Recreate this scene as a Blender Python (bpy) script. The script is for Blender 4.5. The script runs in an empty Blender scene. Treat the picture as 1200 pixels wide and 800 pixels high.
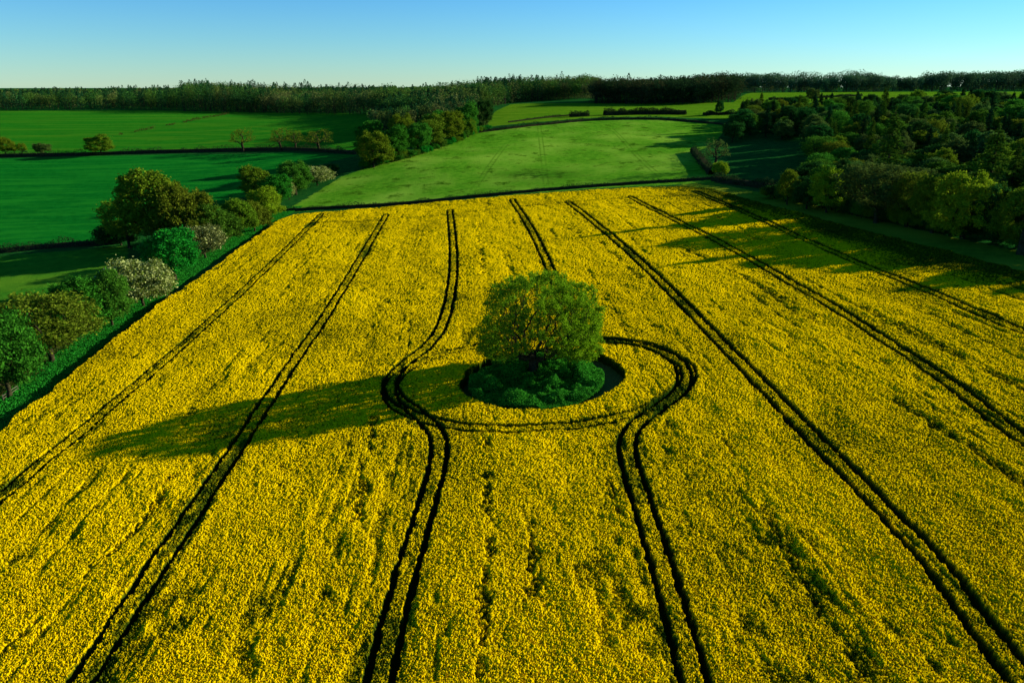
import bpy, math, random
import numpy as np
from mathutils import Vector
R = math.radians
PI = math.pi
scene = bpy.context.scene
COL = scene.collection

# ------------------------------------------------------------------ camera model
F, CX, CY = 900.0, 600.0, 400.0
PITCH = math.atan(300.0 / 900.0)
CAMZ = 44.0
SLOPE = 0.065
def ray(px, py):
    a, b = (px - CX) / F, (CY - py) / F
    d = np.array([a, math.cos(PITCH) + b * math.sin(PITCH), -math.sin(PITCH) + b * math.cos(PITCH)])
    return d / d[1]

# ------------------------------------------------------------------ terrain: thin plate spline through surveyed heights
ctrl = []
for x in (-60, 0, 60, 120, 180):
    for y in (-60, 20, 100, 180, 260, 318):
        ctrl.append((x, y, SLOPE * x))
for px, py, Y in [(0,345,205),(0,290,265),(0,235,370),(0,182,520),(200,180,520),(330,178,510),(0,150,700),(0,130,900),
                  (200,130,900),(400,132,880),(330,215,380),(500,190,400),(700,190,400),(575,152,520),(700,141,560),
                  (850,145,540),(880,175,420),(860,128,650),(900,112,800),(1150,110,800),(1150,107,1000),(700,118,800),
                  (620,130,640),(-300,300,265),(-300,182,520),(-300,132,900)]:
    d = ray(px, py)
    ctrl.append((d[0] * Y, Y, CAMZ + d[2] * Y))
ctrl += [(-150,60,-9),(-150,-60,-9),(-300,60,-10),(300,60,17),(300,-60,17),(240,400,18),(330,330,23),(450,500,31),(300,560,26),(-1500,300,-4),
         (1500,300,40),(-2500,3000,20),(0,3000,24),(2500,3000,34),(-800,1500,22),(0,1500,28),(900,1500,36),(-3500,0,0),(3500,0,40),(-3500,5500,20),(3500,5500,30)]
ctrl = np.array(ctrl, float)
def _tps_u(r2): return np.where(r2 > 0, r2 * np.log(r2 + 1e-12), 0.0) * 1e-4
_n = len(ctrl)
_P = np.c_[np.ones(_n), ctrl[:, :2] / 1000]
_K = _tps_u(((ctrl[:, None, :2] - ctrl[None, :, :2]) ** 2).sum(-1) / 1e4) + np.eye(_n) * 2e-5
_A = np.block([[_K, _P], [_P.T, np.zeros((3, 3))]])
_w = np.linalg.solve(_A, np.r_[ctrl[:, 2], 0, 0, 0])
def H(x, y):
    x = np.atleast_1d(np.asarray(x, float)); y = np.atleast_1d(np.asarray(y, float))
    sh = x.shape; x = x.ravel(); y = y.ravel()
    out = _w[_n] + _w[_n + 1] * x / 1000 + _w[_n + 2] * y / 1000
    for i in range(_n):
        out += _w[i] * _tps_u(((x - ctrl[i, 0]) ** 2 + (y - ctrl[i, 1]) ** 2) / 1e4)
    return out.reshape(sh)
def h1(x, y): return float(H([x], [y])[0])
_Ys = np.r_[np.arange(30, 700, 1.0), np.arange(700, 2500, 5.0)]
def at(px, py, dz=0.0):
    d = ray(px, py)
    g = H(d[0] * _Ys, _Ys) + dz; z = CAMZ + d[2] * _Ys
    k = int(np.argmax(z < g))
    if k == 0: k = len(_Ys) - 1
    a, b = z[k - 1] - g[k - 1], z[k] - g[k]
    t = a / (a - b) if a != b else 0
    Y = _Ys[k - 1] + t * (_Ys[k] - _Ys[k - 1])
    return np.array([d[0] * Y, Y])
def pix(pts, dz=0.0): return np.array([at(*p, dz) for p in pts])
def height_for(x, y, top_py):
    d = ray(600, top_py)
    return CAMZ + d[2] * y - h1(x, y)

# ------------------------------------------------------------------ numpy noise
def _hash(i, j, s):
    n = (i.astype(np.int64) * 374761393 + j.astype(np.int64) * 668265263 + s * 1442695041) & 0x7fffffff
    n = ((n ^ (n >> 13)) * 1274126177) & 0x7fffffff
    return ((n ^ (n >> 16)) & 0xffff) / 65535.0
def vnoise(x, y, s=0):
    i, j = np.floor(x), np.floor(y)
    u, v = x - i, y - j
    u = u * u * (3 - 2 * u); v = v * v * (3 - 2 * v)
    i = i.astype(np.int64); j = j.astype(np.int64)
    a, b, c, d = _hash(i, j, s), _hash(i + 1, j, s), _hash(i, j + 1, s), _hash(i + 1, j + 1, s)
    return (a * (1 - u) + b * u) * (1 - v) + (c * (1 - u) + d * u) * v
def fbm(x, y, s=0, o=4):
    t = 0; a = 0.5; n = 0
    for k in range(o):
        t = t + a * vnoise(x * 2 ** k + 17.3 * k, y * 2 ** k - 9.1 * k, s + k); n += a; a *= 0.5
    return t / n
def sstep(a, b, x):
    t = np.clip((x - a) / (b - a), 0, 1); return t * t * (3 - 2 * t)
def catmull(P, n=10, closed=False):
    P = np.asarray(P, float)
    Q = np.vstack([P[-1], P, P[:2]]) if closed else np.vstack([2 * P[0] - P[1], P, 2 * P[-1] - P[-2]])
    out = []
    for i in range(1, len(Q) - 2):
        for t in np.arange(n) / n:
            out.append(0.5 * (2 * Q[i] + (Q[i+1] - Q[i-1]) * t + (2*Q[i-1] - 5*Q[i] + 4*Q[i+1] - Q[i+2]) * t*t + (3*Q[i] - Q[i-1] - 3*Q[i+1] + Q[i+2]) * t**3))
    if not closed: out.append(P[-1])
    else: out.append(out[0])
    return np.array(out)
def dist_poly(x, y, L):
    best = np.full(x.shape, 1e9)
    for (a, b) in zip(L[:-1], L[1:]):
        d = b - a; l2 = (d ** 2).sum() + 1e-9
        # bounding reject keeps the big arrays cheap
        m = (x > min(a[0], b[0]) - 6) & (x < max(a[0], b[0]) + 6) & (y > min(a[1], b[1]) - 6) & (y < max(a[1], b[1]) + 6)
        if not m.any(): continue
        xx, yy = x[m], y[m]
        t = np.clip(((xx - a[0]) * d[0] + (yy - a[1]) * d[1]) / l2, 0, 1)
        best[m] = np.minimum(best[m], np.hypot(xx - a[0] - t * d[0], yy - a[1] - t * d[1]))
    return best
def sdf(x, y, P):                                   # positive inside
    P = np.asarray(P, float); x = np.asarray(x, float); y = np.asarray(y, float)
    best = np.full(x.shape, 1e9); ins = np.zeros(x.shape, bool)
    for k in range(len(P)):
        a, b = P[k], P[(k + 1) % len(P)]
        d = b - a; l2 = (d ** 2).sum() + 1e-9
        t = np.clip(((x - a[0]) * d[0] + (y - a[1]) * d[1]) / l2, 0, 1)
        best = np.minimum(best, np.hypot(x - a[0] - t * d[0], y - a[1] - t * d[1]))
        if a[1] != b[1]:
            c = ((a[1] > y) != (b[1] > y)) & (x < (b[0] - a[0]) * (y - a[1]) / (b[1] - a[1]) + a[0])
            ins ^= c
    return np.where(ins, best, -best)

# ------------------------------------------------------------------ object helpers
def tag(o, label=None, cat=None, group=None, kind=None):
    if label: o['label'] = label
    if cat: o['category'] = cat
    if group: o['group'] = group
    if kind: o['kind'] = kind
    return o
def mesh_np(name, V, Q, mats=(), smooth=False, attrs=None):
    me = bpy.data.meshes.new(name)
    V = np.asarray(V, np.float32); Q = np.asarray(Q, np.int32)
    n = Q.shape[1]
    me.vertices.add(len(V)); me.vertices.foreach_set('co', V.ravel())
    me.loops.add(Q.size); me.loops.foreach_set('vertex_index', Q.ravel())
    me.polygons.add(len(Q)); me.polygons.foreach_set('loop_start', np.arange(0, Q.size, n, dtype=np.int32))
    me.polygons.foreach_set('use_smooth', np.full(len(Q), smooth))
    for m in mats: me.materials.append(m)
    for k, (dom, arr) in (attrs or {}).items():
        arr = np.asarray(arr, np.float32)
        if arr.ndim == 1:
            a = me.attributes.new(k, 'FLOAT', dom); a.data.foreach_set('value', arr)
        else:
            a = me.attributes.new(k, 'FLOAT_COLOR', dom); a.data.foreach_set('color', np.c_[arr, np.ones(len(arr))].astype(np.float32).ravel())
    me.update(calc_edges=True)
    return me
def link(name, data, parent=None, loc=None):
    o = bpy.data.objects.new(name, data); COL.objects.link(o)
    if parent is not None: o.parent = parent
    if loc is not None: o.location = loc
    return o

# ------------------------------------------------------------------ materials
def mat(name):
    m = bpy.data.materials.new(name); m.use_nodes = True
    m.node_tree.nodes.clear()
    return m, m.node_tree.nodes, m.node_tree.links
def N(nodes, t, **k):
    n = nodes.new(t)
    for a, b in k.items():
        if a in n.inputs: n.inputs[a].default_value = b
        else: setattr(n, a, b)
    return n
def mixc(nodes, links, f, a, b):
    n = nodes.new('ShaderNodeMix'); n.data_type = 'RGBA'
    for i, v in ((0, f), (6, a), (7, b)):
        if hasattr(v, 'is_output'): links.new(v, n.inputs[i])
        elif i == 0: n.inputs[0].default_value = v
        else: n.inputs[i].default_value = (*v, 1)
    return n.outputs[2]
def mrange(nodes, links, v, a, b, c=0.0, d=1.0):
    n = nodes.new('ShaderNodeMapRange'); n.interpolation_type = 'SMOOTHSTEP'
    links.new(v, n.inputs[0])
    for i, q in enumerate((a, b, c, d)): n.inputs[i + 1].default_value = q
    return n.outputs[0]
def attr(nodes, name, out='Fac'):
    n = nodes.new('ShaderNodeAttribute'); n.attribute_name = name
    return n.outputs[out]
def noise(nodes, links, scale, detail=4, vec=None, rough=0.6):
    n = N(nodes, 'ShaderNodeTexNoise'); n.inputs['Scale'].default_value = scale
    n.inputs['Detail'].default_value = detail; n.inputs['Roughness'].default_value = rough
    if vec is not None: links.new(vec, n.inputs['Vector'])
    return n.outputs[0]
def leafmat(name, c1, c2, c3=None, trans=0.3, f3=0.0, tint=False):
    m, nd, ln = mat(name)
    rnd = attr(nd, 'rnd')
    if tint: col = attr(nd, 'tint', 'Color')
    else:
        col = mixc(nd, ln, rnd, c1, c2)
        oi = nd.new('ShaderNodeObjectInfo')
        hs = N(nd, 'ShaderNodeHueSaturation'); ln.new(col, hs.inputs['Color'])
        ln.new(mrange(nd, ln, oi.outputs['Random'], 0, 1, 0.485, 0.515), hs.inputs['Hue'])
        ln.new(mrange(nd, ln, oi.outputs['Random'], 0, 1, 0.85, 1.15), hs.inputs['Value'])
        col = hs.outputs[0]
    if c3 is not None:
        gt = N(nd, 'ShaderNodeMath', operation='LESS_THAN'); ln.new(attr(nd, 'rnd2'), gt.inputs[0]); gt.inputs[1].default_value = f3
        col = mixc(nd, ln, gt.outputs[0], col, c3)
    d = N(nd, 'ShaderNodeBsdfDiffuse'); t = N(nd, 'ShaderNodeBsdfTranslucent'); x = N(nd, 'ShaderNodeMixShader')
    ln.new(col, d.inputs[0]); ln.new(col, t.inputs[0]); x.inputs[0].default_value = trans
    ln.new(d.outputs[0], x.inputs[1]); ln.new(t.outputs[0], x.inputs[2])
    o = N(nd, 'ShaderNodeOutputMaterial'); ln.new(x.outputs[0], o.inputs[0])
    return m
def barkmat(name, c1, c2, sc=3):
    m, nd, ln = mat(name)
    tc = N(nd, 'ShaderNodeTexCoord')
    n = noise(nd, ln, sc, 5, tc.outputs['Object'])
    b = N(nd, 'ShaderNodeBsdfDiffuse'); ln.new(mixc(nd, ln, mrange(nd, ln, n, .3, .7), c1, c2), b.inputs[0])
    bp = N(nd, 'ShaderNodeBump', Strength=0.6, Distance=0.1); ln.new(n, bp.inputs['Height']); ln.new(bp.outputs[0], b.inputs['Normal'])
    o = N(nd, 'ShaderNodeOutputMaterial'); ln.new(b.outputs[0], o.inputs[0])
    return m
BARK = barkmat('bark_dark', (.012, .012, .006), (.05, .045, .02))
BARKP = barkmat('bark_pale', (.06, .055, .035), (.16, .14, .09))
L_OAK = leafmat('leaves_oak', (.075, .165, .004), (.190, .310, .007), trans=.45)
L_OLIVE = leafmat('leaves_olive', (.065, .140, .006), (.145, .220, .010))
L_BROWN = leafmat('leaves_bronze', (.070, .130, .006), (.140, .190, .012))
L_EMER = leafmat('leaves_emerald', (.012, .120, .008), (.036, .235, .014))
L_GREEN = leafmat('leaves_green', (.028, .115, .008), (.075, .210, .014))
L_YELL = leafmat('leaves_lime', (.12, .20, .005), (.22, .29, .010))
L_DARK = leafmat('leaves_dark', (.010, .055, .008), (.030, .105, .014))
L_GREY = leafmat('leaves_greygreen', (.042, .095, .014), (.090, .150, .024))
L_CONI = leafmat('needles', (.006, .036, .009), (.022, .080, .015), trans=.1)
L_LARCH = leafmat('needles_larch', (.030, .085, .006), (.070, .14, .010), trans=.2)
L_HAW = leafmat('hawthorn_blossom', (.07, .14, .012), (.14, .20, .03), (.44, .50, .15), f3=.36)
L_HAW2 = leafmat('hawthorn_thin_blossom', (.05, .08, .012), (.11, .12, .03), (.42, .46, .14), f3=.22)
L_TINT = leafmat('wood_leaves', None, None, tint=True, trans=.2)
L_UNDER = leafmat('undergrowth_leaves', (.022, .150, .008), (.065, .28, .018))
L_HEDGE = leafmat('hedge_leaves', (.010, .030, .008), (.028, .060, .014))
L_SCRUB = leafmat('scrub_leaves', (.030, .055, .008), (.075, .085, .015))
L_GRASS = leafmat('grass_blades', (.012, .150, .010), (.040, .27, .018), trans=.25)

# ------------------------------------------------------------------ tree generator (space colonisation)
def grow(rng, pts, trunk_h, step, kill, infl, maxit=90, lean=0.0, wob=0.25):
    nodes = [np.zeros(3)]; par = [-1]
    k = max(2, int(trunk_h / step))
    for i in range(1, k + 1):
        nodes.append(np.array([lean * trunk_h * (i / k) + rng.normal(0, .04), rng.normal(0, .04), trunk_h * i / k])); par.append(i - 1)
    P = pts.copy(); near = np.full(len(P), 1e9); ni = np.zeros(len(P), int)
    new0 = 0
    for it in range(maxit):
        for q in range(new0, len(nodes)):
            d = np.linalg.norm(P - nodes[q], axis=1); m = d < near
            near[m] = d[m]; ni[m] = q
        new0 = len(nodes)
        keep = near > kill
        P, near, ni = P[keep], near[keep], ni[keep]
        if len(P) == 0: break
        act = near < infl
        if not act.any(): act = near < near.min() + 1.0
        add = []
        for q in np.unique(ni[act]):
            v = P[act & (ni == q)] - nodes[q]
            v = (v / np.linalg.norm(v, axis=1)[:, None]).sum(0)
            v = v / (np.linalg.norm(v) + 1e-6) + rng.normal(0, wob, 3)
            v /= np.linalg.norm(v)
            add.append((nodes[q] + v * step, q))
        for a, q in add: nodes.append(a); par.append(int(q))
        if len(nodes) > 6000: break
    return np.array(nodes), np.array(par)
def radii(par, tip, r0, e=2.3):
    n = len(par); a = np.full(n, 0.0); kids = np.zeros(n, int)
    for i in range(n - 1, 0, -1):
        if a[i] == 0: a[i] = tip ** e
        a[par[i]] += a[i]; kids[par[i]] += 1
    r = a ** (1 / e)
    r *= 1 + (r0 / r[0] - 1) * (r / r[0]) ** .7
    return r, kids
def tubes(nodes, par, r, sides=5, rmin=0.0, flare=True):
    V, Q = [], []
    ang = np.arange(sides) * 2 * PI / sides
    for i in range(1, len(nodes)):
        if r[i] < rmin: continue
        p, c = nodes[par[i]], nodes[i]
        d = c - p; l = np.linalg.norm(d)
        if l < 1e-5: continue
        d = d / l
        u = np.cross(d, [0, 1, .3]); u /= np.linalg.norm(u) + 1e-9; w = np.cross(d, u)
        ring = np.outer(np.cos(ang), u) + np.outer(np.sin(ang), w)
        rp = min(r[par[i]], r[i] * 1.35)
        if par[i] == 0 and flare: rp = r[i] * 1.5
        b = len(V) * 1
        V.extend(list(p - d * rp * .2 + ring * rp)); V.extend(list(c + ring * r[i]))
        for k in range(sides): Q.append((b + k, b + (k + 1) % sides, b + sides + (k + 1) % sides, b + sides + k))
    return np.array(V), np.array(Q)
def cards(rng, C, size, up=0.35, jitter=.4, aspect=.7):
    n = len(C)
    nrm = rng.normal(0, 1, (n, 3)); nrm[:, 2] += up; nrm /= np.linalg.norm(nrm, axis=1)[:, None]
    t = np.cross(nrm, rng.normal(0, 1, (n, 3))); t /= np.linalg.norm(t, axis=1)[:, None] + 1e-9
    b = np.cross(nrm, t)
    s = (size * (1 + jitter * rng.uniform(-1, 1, n)))[:, None] * .5 if np.isscalar(size) else (size * (1 + jitter * rng.uniform(-1, 1, n)))[:, None] * .5
    V = np.stack([C - t * s, C + b * s * aspect + nrm * s * .2, C + t * s, C - b * s * aspect + nrm * s * .2], 1).reshape(-1, 3)
    return V, np.arange(4 * n).reshape(n, 4)
def leafmesh(rng, name, C, size, m, **k):
    V, Q = cards(rng, C, size, **k)
    n = len(Q)
    return mesh_np(name, V, Q, [m], attrs={'rnd': ('FACE', rng.uniform(0, 1, n)), 'rnd2': ('FACE', rng.uniform(0, 1, n))})
def envelope(rng, n, rx, z0, z1, lumps=6, shell=.45, squash=1.0):
    """points in an uneven dome between z0 and z1, radius rx; union of a core and side lobes"""
    out = []
    lob = []
    for k in range(lumps):
        a = 2 * PI * k / lumps + rng.uniform(-.4, .4); e = rng.uniform(-.5, .85)
        lob.append((np.array([math.cos(a) * math.cos(e), math.sin(a) * math.cos(e), math.sin(e)]), rng.uniform(.75, 1.08)))
    while len(out) < n:
        v = rng.normal(0, 1, 3); v /= np.linalg.norm(v)
        s = .72
        for d, w in lob:
            c = float(v @ d); s = max(s, w * sstep(.55, .95, c) + .6 * (1 - sstep(.55, .95, c)))
        rad = rng.uniform(shell, 1) ** .5 * s
        p = v * rad
        z = (z0 + z1) / 2 + p[2] * (z1 - z0) / 2
        fat = 1 + .75 * max(0, -v[2]) ** 1.3
        out.append((p[0] * rx * fat, p[1] * rx * fat * squash, z))
    return np.array(out)
PROTO = {}
def proto_broad(key, seed, h, rx, z0, trunk_h, leaves, lsize, npts=420, step=.55, kill=1.0, infl=5, sig=.42, r0=.28, shell=.35, rmin=.02, lumps=6, up=.35, lean=0.0, wob=.25):
    rng = np.random.default_rng(seed)
    pts = envelope(rng, npts, rx * .93, z0, h * .97, lumps, shell)
    nodes, par = grow(rng, pts, trunk_h, step, kill, infl, lean=lean, wob=wob)
    r, kids = radii(par, .018, r0)
    V, Q = tubes(nodes, par, r, 5, rmin)
    trunk = mesh_np(key + '_trunk', V, Q, [BARK], True)
    thin = np.where((r < np.quantile(r, .72)) & (nodes[:, 2] > z0 * .8) & (np.hypot(nodes[:, 0], nodes[:, 1]) > rx * .12))[0]
    w = np.where(kids[thin] == 0, 3.0, 1.0)
    idx = rng.choice(thin, leaves, p=w / w.sum())
    C = nodes[idx] + rng.normal(0, sig, (leaves, 3)) * [1, 1, .75]
    C[:, 2] = np.abs(C[:, 2]) + .1
    crown = leafmesh(rng, key + '_crown', C, lsize, L_GREEN, up=up)
    hh = C[:, 2].max(); ww = np.quantile(np.hypot(C[:, 0], C[:, 1]), .985)
    PROTO[key] = (trunk, crown, hh, ww)
def proto_conifer(key, seed, h=16., rx=3.0, leaves=5200, lsize=.55, z0=1.5, droop=.25, gap=.75):
    rng = np.random.default_rng(seed)
    C, V, Q = [], [], []
    nodes = [np.array([0, 0, h * t / 12.]) for t in range(13)]; par = list(range(-1, 12)); r = [.26 * (1 - t / 13.) + .03 for t in range(13)]
    z = z0
    br = []
    while z < h - .4:
        t = (z - z0) / (h - z0); L = rx * (1 - t) ** .85 * rng.uniform(.75, 1.1) + .2
        for k in range(7):
            a = rng.uniform(0, 2 * PI); l = L * rng.uniform(.65, 1.1)
            br.append((z, a, l))
        z += gap * rng.uniform(.6, 1.1) * (1 - .45 * t)
    tot = sum(b[2] for b in br)
    for z, a, l in br:
        n = max(3, int(leaves * l / tot)); s = rng.uniform(.05, 1, n) ** .7
        C.append(np.c_[np.cos(a) * l * s, np.sin(a) * l * s, z - droop * l * s ** 1.5 + .12 * l * s] + rng.normal(0, .11 + .04 * l, (n, 3)) * [1, 1, .5])
        i = len(nodes); nodes += [np.array([0, 0, z]), np.array([math.cos(a) * l * .8, math.sin(a) * l * .8, z - droop * l * .6])]
        par += [-1, i]; r += [.05, .02]
    C = np.vstack(C + [np.array([[0, 0, h]]) + rng.normal(0, .08, (10, 3)) * [1, 1, 4]])
    nn = np.array(nodes); pp = np.array(par); rr = np.array(r)
    VV, QQ = [], []
    ok = [i for i in range(1, len(nn)) if pp[i] >= 0]
    V, Q = [], []
    ang = np.arange(4) * PI / 2
    for i in ok:
        p, c = nn[pp[i]], nn[i]; d = c - p; d = d / (np.linalg.norm(d) + 1e-9)
        u = np.cross(d, [.3, 1, .1]); u /= np.linalg.norm(u); w = np.cross(d, u)
        ring = np.outer(np.cos(ang), u) + np.outer(np.sin(ang), w); b = len(V)
        V.extend(p + ring * rr[pp[i]]); V.extend(c + ring * rr[i])
        for k in range(4): Q.append((b + k, b + (k + 1) % 4, b + 4 + (k + 1) % 4, b + 4 + k))
    PROTO[key] = (mesh_np(key + '_trunk', V, Q, [BARK], True), leafmesh(rng, key + '_crown', C, lsize, L_CONI, up=.8, aspect=.5), h, rx)
proto_broad('round_a', 11, 12, 5.4, .7, 1.4, 15000, .34, npts=520)
proto_broad('round_b', 12, 13, 5.0, .6, 1.4, 15000, .35, npts=520, lumps=8)
proto_broad('round_c', 13, 11, 5.8, .5, 1.2, 16000, .34, npts=520, lumps=9)
proto_broad('tall_a', 14, 16, 5.0, 1.6, 2.5, 15000, .38, npts=560, lumps=10, lean=.05)
proto_broad('bush_a', 15, 6, 3.6, .2, .5, 9000, .28, npts=260, step=.35, kill=.7, infl=3, sig=.32, r0=.14)
proto_broad('bush_b', 16, 5, 3.8, .1, .5, 9000, .28, npts=260, step=.35, kill=.7, infl=3, sig=.34, r0=.14, lumps=8)
proto_broad('haw_a', 17, 6.5, 4.0, .3, .7, 14000, .21, npts=520, step=.35, kill=.6, infl=3, sig=.27, r0=.14, lumps=9)
proto_broad('haw_b', 18, 6.0, 3.8, .4, .8, 7000, .21, npts=420, step=.35, kill=.6, infl=3, sig=.30, r0=.14)
proto_broad('open_a', 19, 12, 5.2, 1.0, 1.8, 9500, .30, npts=620, kill=.85, rmin=.0, sig=.42)
proto_broad('bare_a', 20, 9, 4.6, 1.8, 2.0, 900, .30, npts=420, kill=.8, rmin=.0, sig=.3, r0=.35)
proto_conifer('conifer_a', 21)
proto_conifer('conifer_b', 22, 17, 3.6, 5600, .6, 3.0, .15, .9)
proto_conifer('larch_a', 23, 16, 3.8, 4200, .5, 2.0, .35, 1.0)

def put_tree(name, key, x, y, h, w, m, label, cat='tree', group=None, rz=None, bark=None, sink=.1):
    trunk, crown, ph, pw = PROTO[key]
    r = random.Random(int(x * 31 + y * 17) & 0xffff)
    root = link(name, None, None, (x, y, h1(x, y) - sink)); root.empty_display_size = .5
    root.rotation_euler = (0, 0, rz if rz is not None else r.uniform(0, 2 * PI))
    root.scale = (w / (2 * pw), w / (2 * pw), h / ph)
    tag(root, label, cat, group)
    t = link('trunk', trunk, root); c = link('crown', crown, root)
    c.material_slots[0].link = 'OBJECT'; c.material_slots[0].material = m
    if bark: t.material_slots[0].link = 'OBJECT'; t.material_slots[0].material = bark
    return root
def tree_px(name, key, px, base, top, wpx, m, label, **k):
    x, y = at(px, base)
    h = height_for(x, y, top)
    zc = y * math.cos(PITCH) + (CAMZ - h1(x, y)) * math.sin(PITCH)
    return put_tree(name, key, x, y, h, wpx / F * zc, m, label, **k)

# ------------------------------------------------------------------ field outlines (world metres)
CROP = np.vstack([[-84, -40], pix([(-60, 548), (60, 455), (180, 360), (325, 258), (345, 251)], 1.1), pix([(420, 247), (600, 231), (700, 224), (800, 219), (835, 222)], .4),
                  pix([(905, 240), (1000, 265), (1200, 316), (1320, 348)], 1.1), [[190, 60], [190, -40]]])
OAK = at(625, 441)
ISL = at(634, 440.5, 1.2)                      # centre of the uncropped island
ISL_R = 12.3
MEADOW = np.vstack([pix([(322, 250), (345, 240), (400, 207), (480, 180), (556, 155), (640, 146.5), (700, 141.5), (780, 141), (855, 147)]),
                    pix([(835, 170), (815, 178), (835, 200), (838, 214), (700, 221), (600, 228), (420, 243)])])
LEFTF = np.vstack([pix([(-200, 310), (-10, 297), (140, 284), (250, 250), (330, 205), (420, 182), (330, 179), (200, 181), (-10, 186), (-200, 188)])])
UPL = np.vstack([pix([(-200, 182), (-10, 181), (200, 176), (330, 174), (430, 178), (455, 135), (400, 132), (200, 130), (-200, 130)])])
LOWL = np.vstack([pix([(-200, 316), (-10, 301), (150, 288), (150, 305), (100, 330), (40, 372), (-200, 480)])])
FARF = np.vstack([pix([(560, 150), (640, 143), (700, 138), (780, 137), (850, 140), (900, 122), (1300, 113), (1300, 107), (1000, 108), (880, 109), (860, 120), (700, 121), (600, 122)])])
VERGE = np.vstack([pix([(790, 214), (835, 213.5), (905, 228), (1000, 252), (1200, 296), (1330, 325)]), pix([(1330, 345), (1200, 326), (1000, 274), (905, 245), (835, 225)])])
REG = {'verge': VERGE, 'meadow': MEADOW, 'leftf': LEFTF, 'upl': UPL, 'lowl': LOWL, 'farf': FARF}

# ------------------------------------------------------------------ ground material
def ground_material():
    m, nd, ln = mat('ground_grass')
    tc = N(nd, 'ShaderNodeTexCoord'); P = tc.outputs['Object']
    def mapped(sx, sy, rz=0):
        mp = N(nd, 'ShaderNodeMapping'); ln.new(P, mp.inputs[0]); mp.inputs['Scale'].default_value = (sx, sy, 1); mp.inputs['Rotation'].default_value = (0, 0, rz); return mp.outputs[0]
    n1 = noise(nd, ln, .03, 5, P); n2 = noise(nd, ln, .35, 6, P, .7); n3 = noise(nd, ln, 2.2, 4, P, .7)
    rows = noise(nd, ln, 1.0, 3, mapped(.006, .16, R(-6)))
    rows2 = noise(nd, ln, 1.0, 3, mapped(.16, .008, R(8)))
    base = mixc(nd, ln, mrange(nd, ln, n2, .3, .7), (.004, .060, .009), (.016, .100, .013))
    base = mixc(nd, ln, mrange(nd, ln, n3, .55, .8), base, (.045, .075, .012))
    def field(a, b, c, rr, lo, hi):
        x = mixc(nd, ln, mrange(nd, ln, n2, .3, .7), a, b)
        x = mixc(nd, ln, mrange(nd, ln, rr, lo, hi), x, c)
        return x
    cols = {
        'verge': field((.045, .120, .006), (.13, .20, .010), (.18, .22, .012), n1, .42, .60),
        'leftf': field((.002, .100, .007), (.005, .145, .011), (.010, .175, .011), rows, .42, .65),
        'upl': field((.008, .125, .005), (.018, .170, .007), (.045, .175, .007), rows, .42, .65),
        'lowl': field((.016, .130, .007), (.050, .200, .010), (.080, .210, .010), n1, .45, .65),
        'meadow': field((.045, .195, .006), (.115, .300, .012), (.200, .380, .026), n1, .42, .68),
        'farf': field((.050, .160, .004), (.085, .205, .006), (.115, .225, .008), rows, .42, .68)}
    col = base
    mc = cols['meadow']
    mc = mixc(nd, ln, mrange(nd, ln, noise(nd, ln, .12, 6, P, .75), .50, .66), mc, (.030, .105, .003))
    for i_ in range(3):
        ab = N(nd, 'ShaderNodeMath', operation='ABSOLUTE'); ln.new(attr(nd, 'wheel_%d' % i_), ab.inputs[0])
        sb = N(nd, 'ShaderNodeMath', operation='SUBTRACT'); ln.new(ab.outputs[0], sb.inputs[0]); sb.inputs[1].default_value = 1.1
        ab2 = N(nd, 'ShaderNodeMath', operation='ABSOLUTE'); ln.new(sb.outputs[0], ab2.inputs[0])
        ml = N(nd, 'ShaderNodeMath', operation='MULTIPLY'); ln.new(mrange(nd, ln, ab2.outputs[0], .3, .6, 1, 0), ml.inputs[0]); ln.new(mrange(nd, ln, n1, .4, .6, .05, .38), ml.inputs[1])
        mc = mixc(nd, ln, ml.outputs[0], mc, (.018, .075, .003))
    ml = N(nd, 'ShaderNodeMath', operation='MULTIPLY'); ln.new(attr(nd, 'rushes'), ml.inputs[0]); ln.new(mrange(nd, ln, n2, .35, .6), ml.inputs[1])
    mc = mixc(nd, ln, ml.outputs[0], mc, (.012, .055, .004))
    cols['meadow'] = mc
    for k, c in cols.items():
        s = N(nd, 'ShaderNodeMath', operation='ADD'); ln.new(attr(nd, k), s.inputs[0])
        ln.new(mrange(nd, ln, n2, .2, .8, -1.2, 1.2), s.inputs[1])
        col = mixc(nd, ln, mrange(nd, ln, s.outputs[0], -.3, .5), col, c)
    # bare soil under the crop and in the gap round the oak
    s = attr(nd, 'soil')
    col = mixc(nd, ln, s, col, mixc(nd, ln, n3, (.010, .014, .005), (.035, .035, .012)))
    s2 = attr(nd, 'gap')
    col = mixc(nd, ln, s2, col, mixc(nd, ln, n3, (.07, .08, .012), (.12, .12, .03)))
    b = N(nd, 'ShaderNodeBsdfDiffuse'); ln.new(col, b.inputs[0])
    ad = N(nd, 'ShaderNodeMath', operation='ADD'); ln.new(n2, ad.inputs[0]); ln.new(n3, ad.inputs[1])
    bp = N(nd, 'ShaderNodeBump', Strength=.8, Distance=.30); ln.new(ad.outputs[0], bp.inputs['Height']); ln.new(bp.outputs[0], b.inputs['Normal'])
    o = N(nd, 'ShaderNodeOutputMaterial'); ln.new(b.outputs[0], o.inputs[0])
    return m
GROUND = ground_material()
def axis(lo, hi, near_lo, near_hi, step, gr=1.09):
    a = list(np.arange(near_lo, near_hi + step, step)); s = step; v = a[-1]
    while v < hi: s *= gr; v += s; a.append(v)
    s = step; v = a[0]; b = []
    while v > lo: s *= gr; v -= s; b.append(v)
    return np.array(b[::-1] + a)
gx = axis(-5000, 5000, -420, 480, 3.0); gy = axis(-1500, 7000, -20, 680, 3.0)
GX, GY = np.meshgrid(gx, gy); GZ = H(GX, GY)
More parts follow.
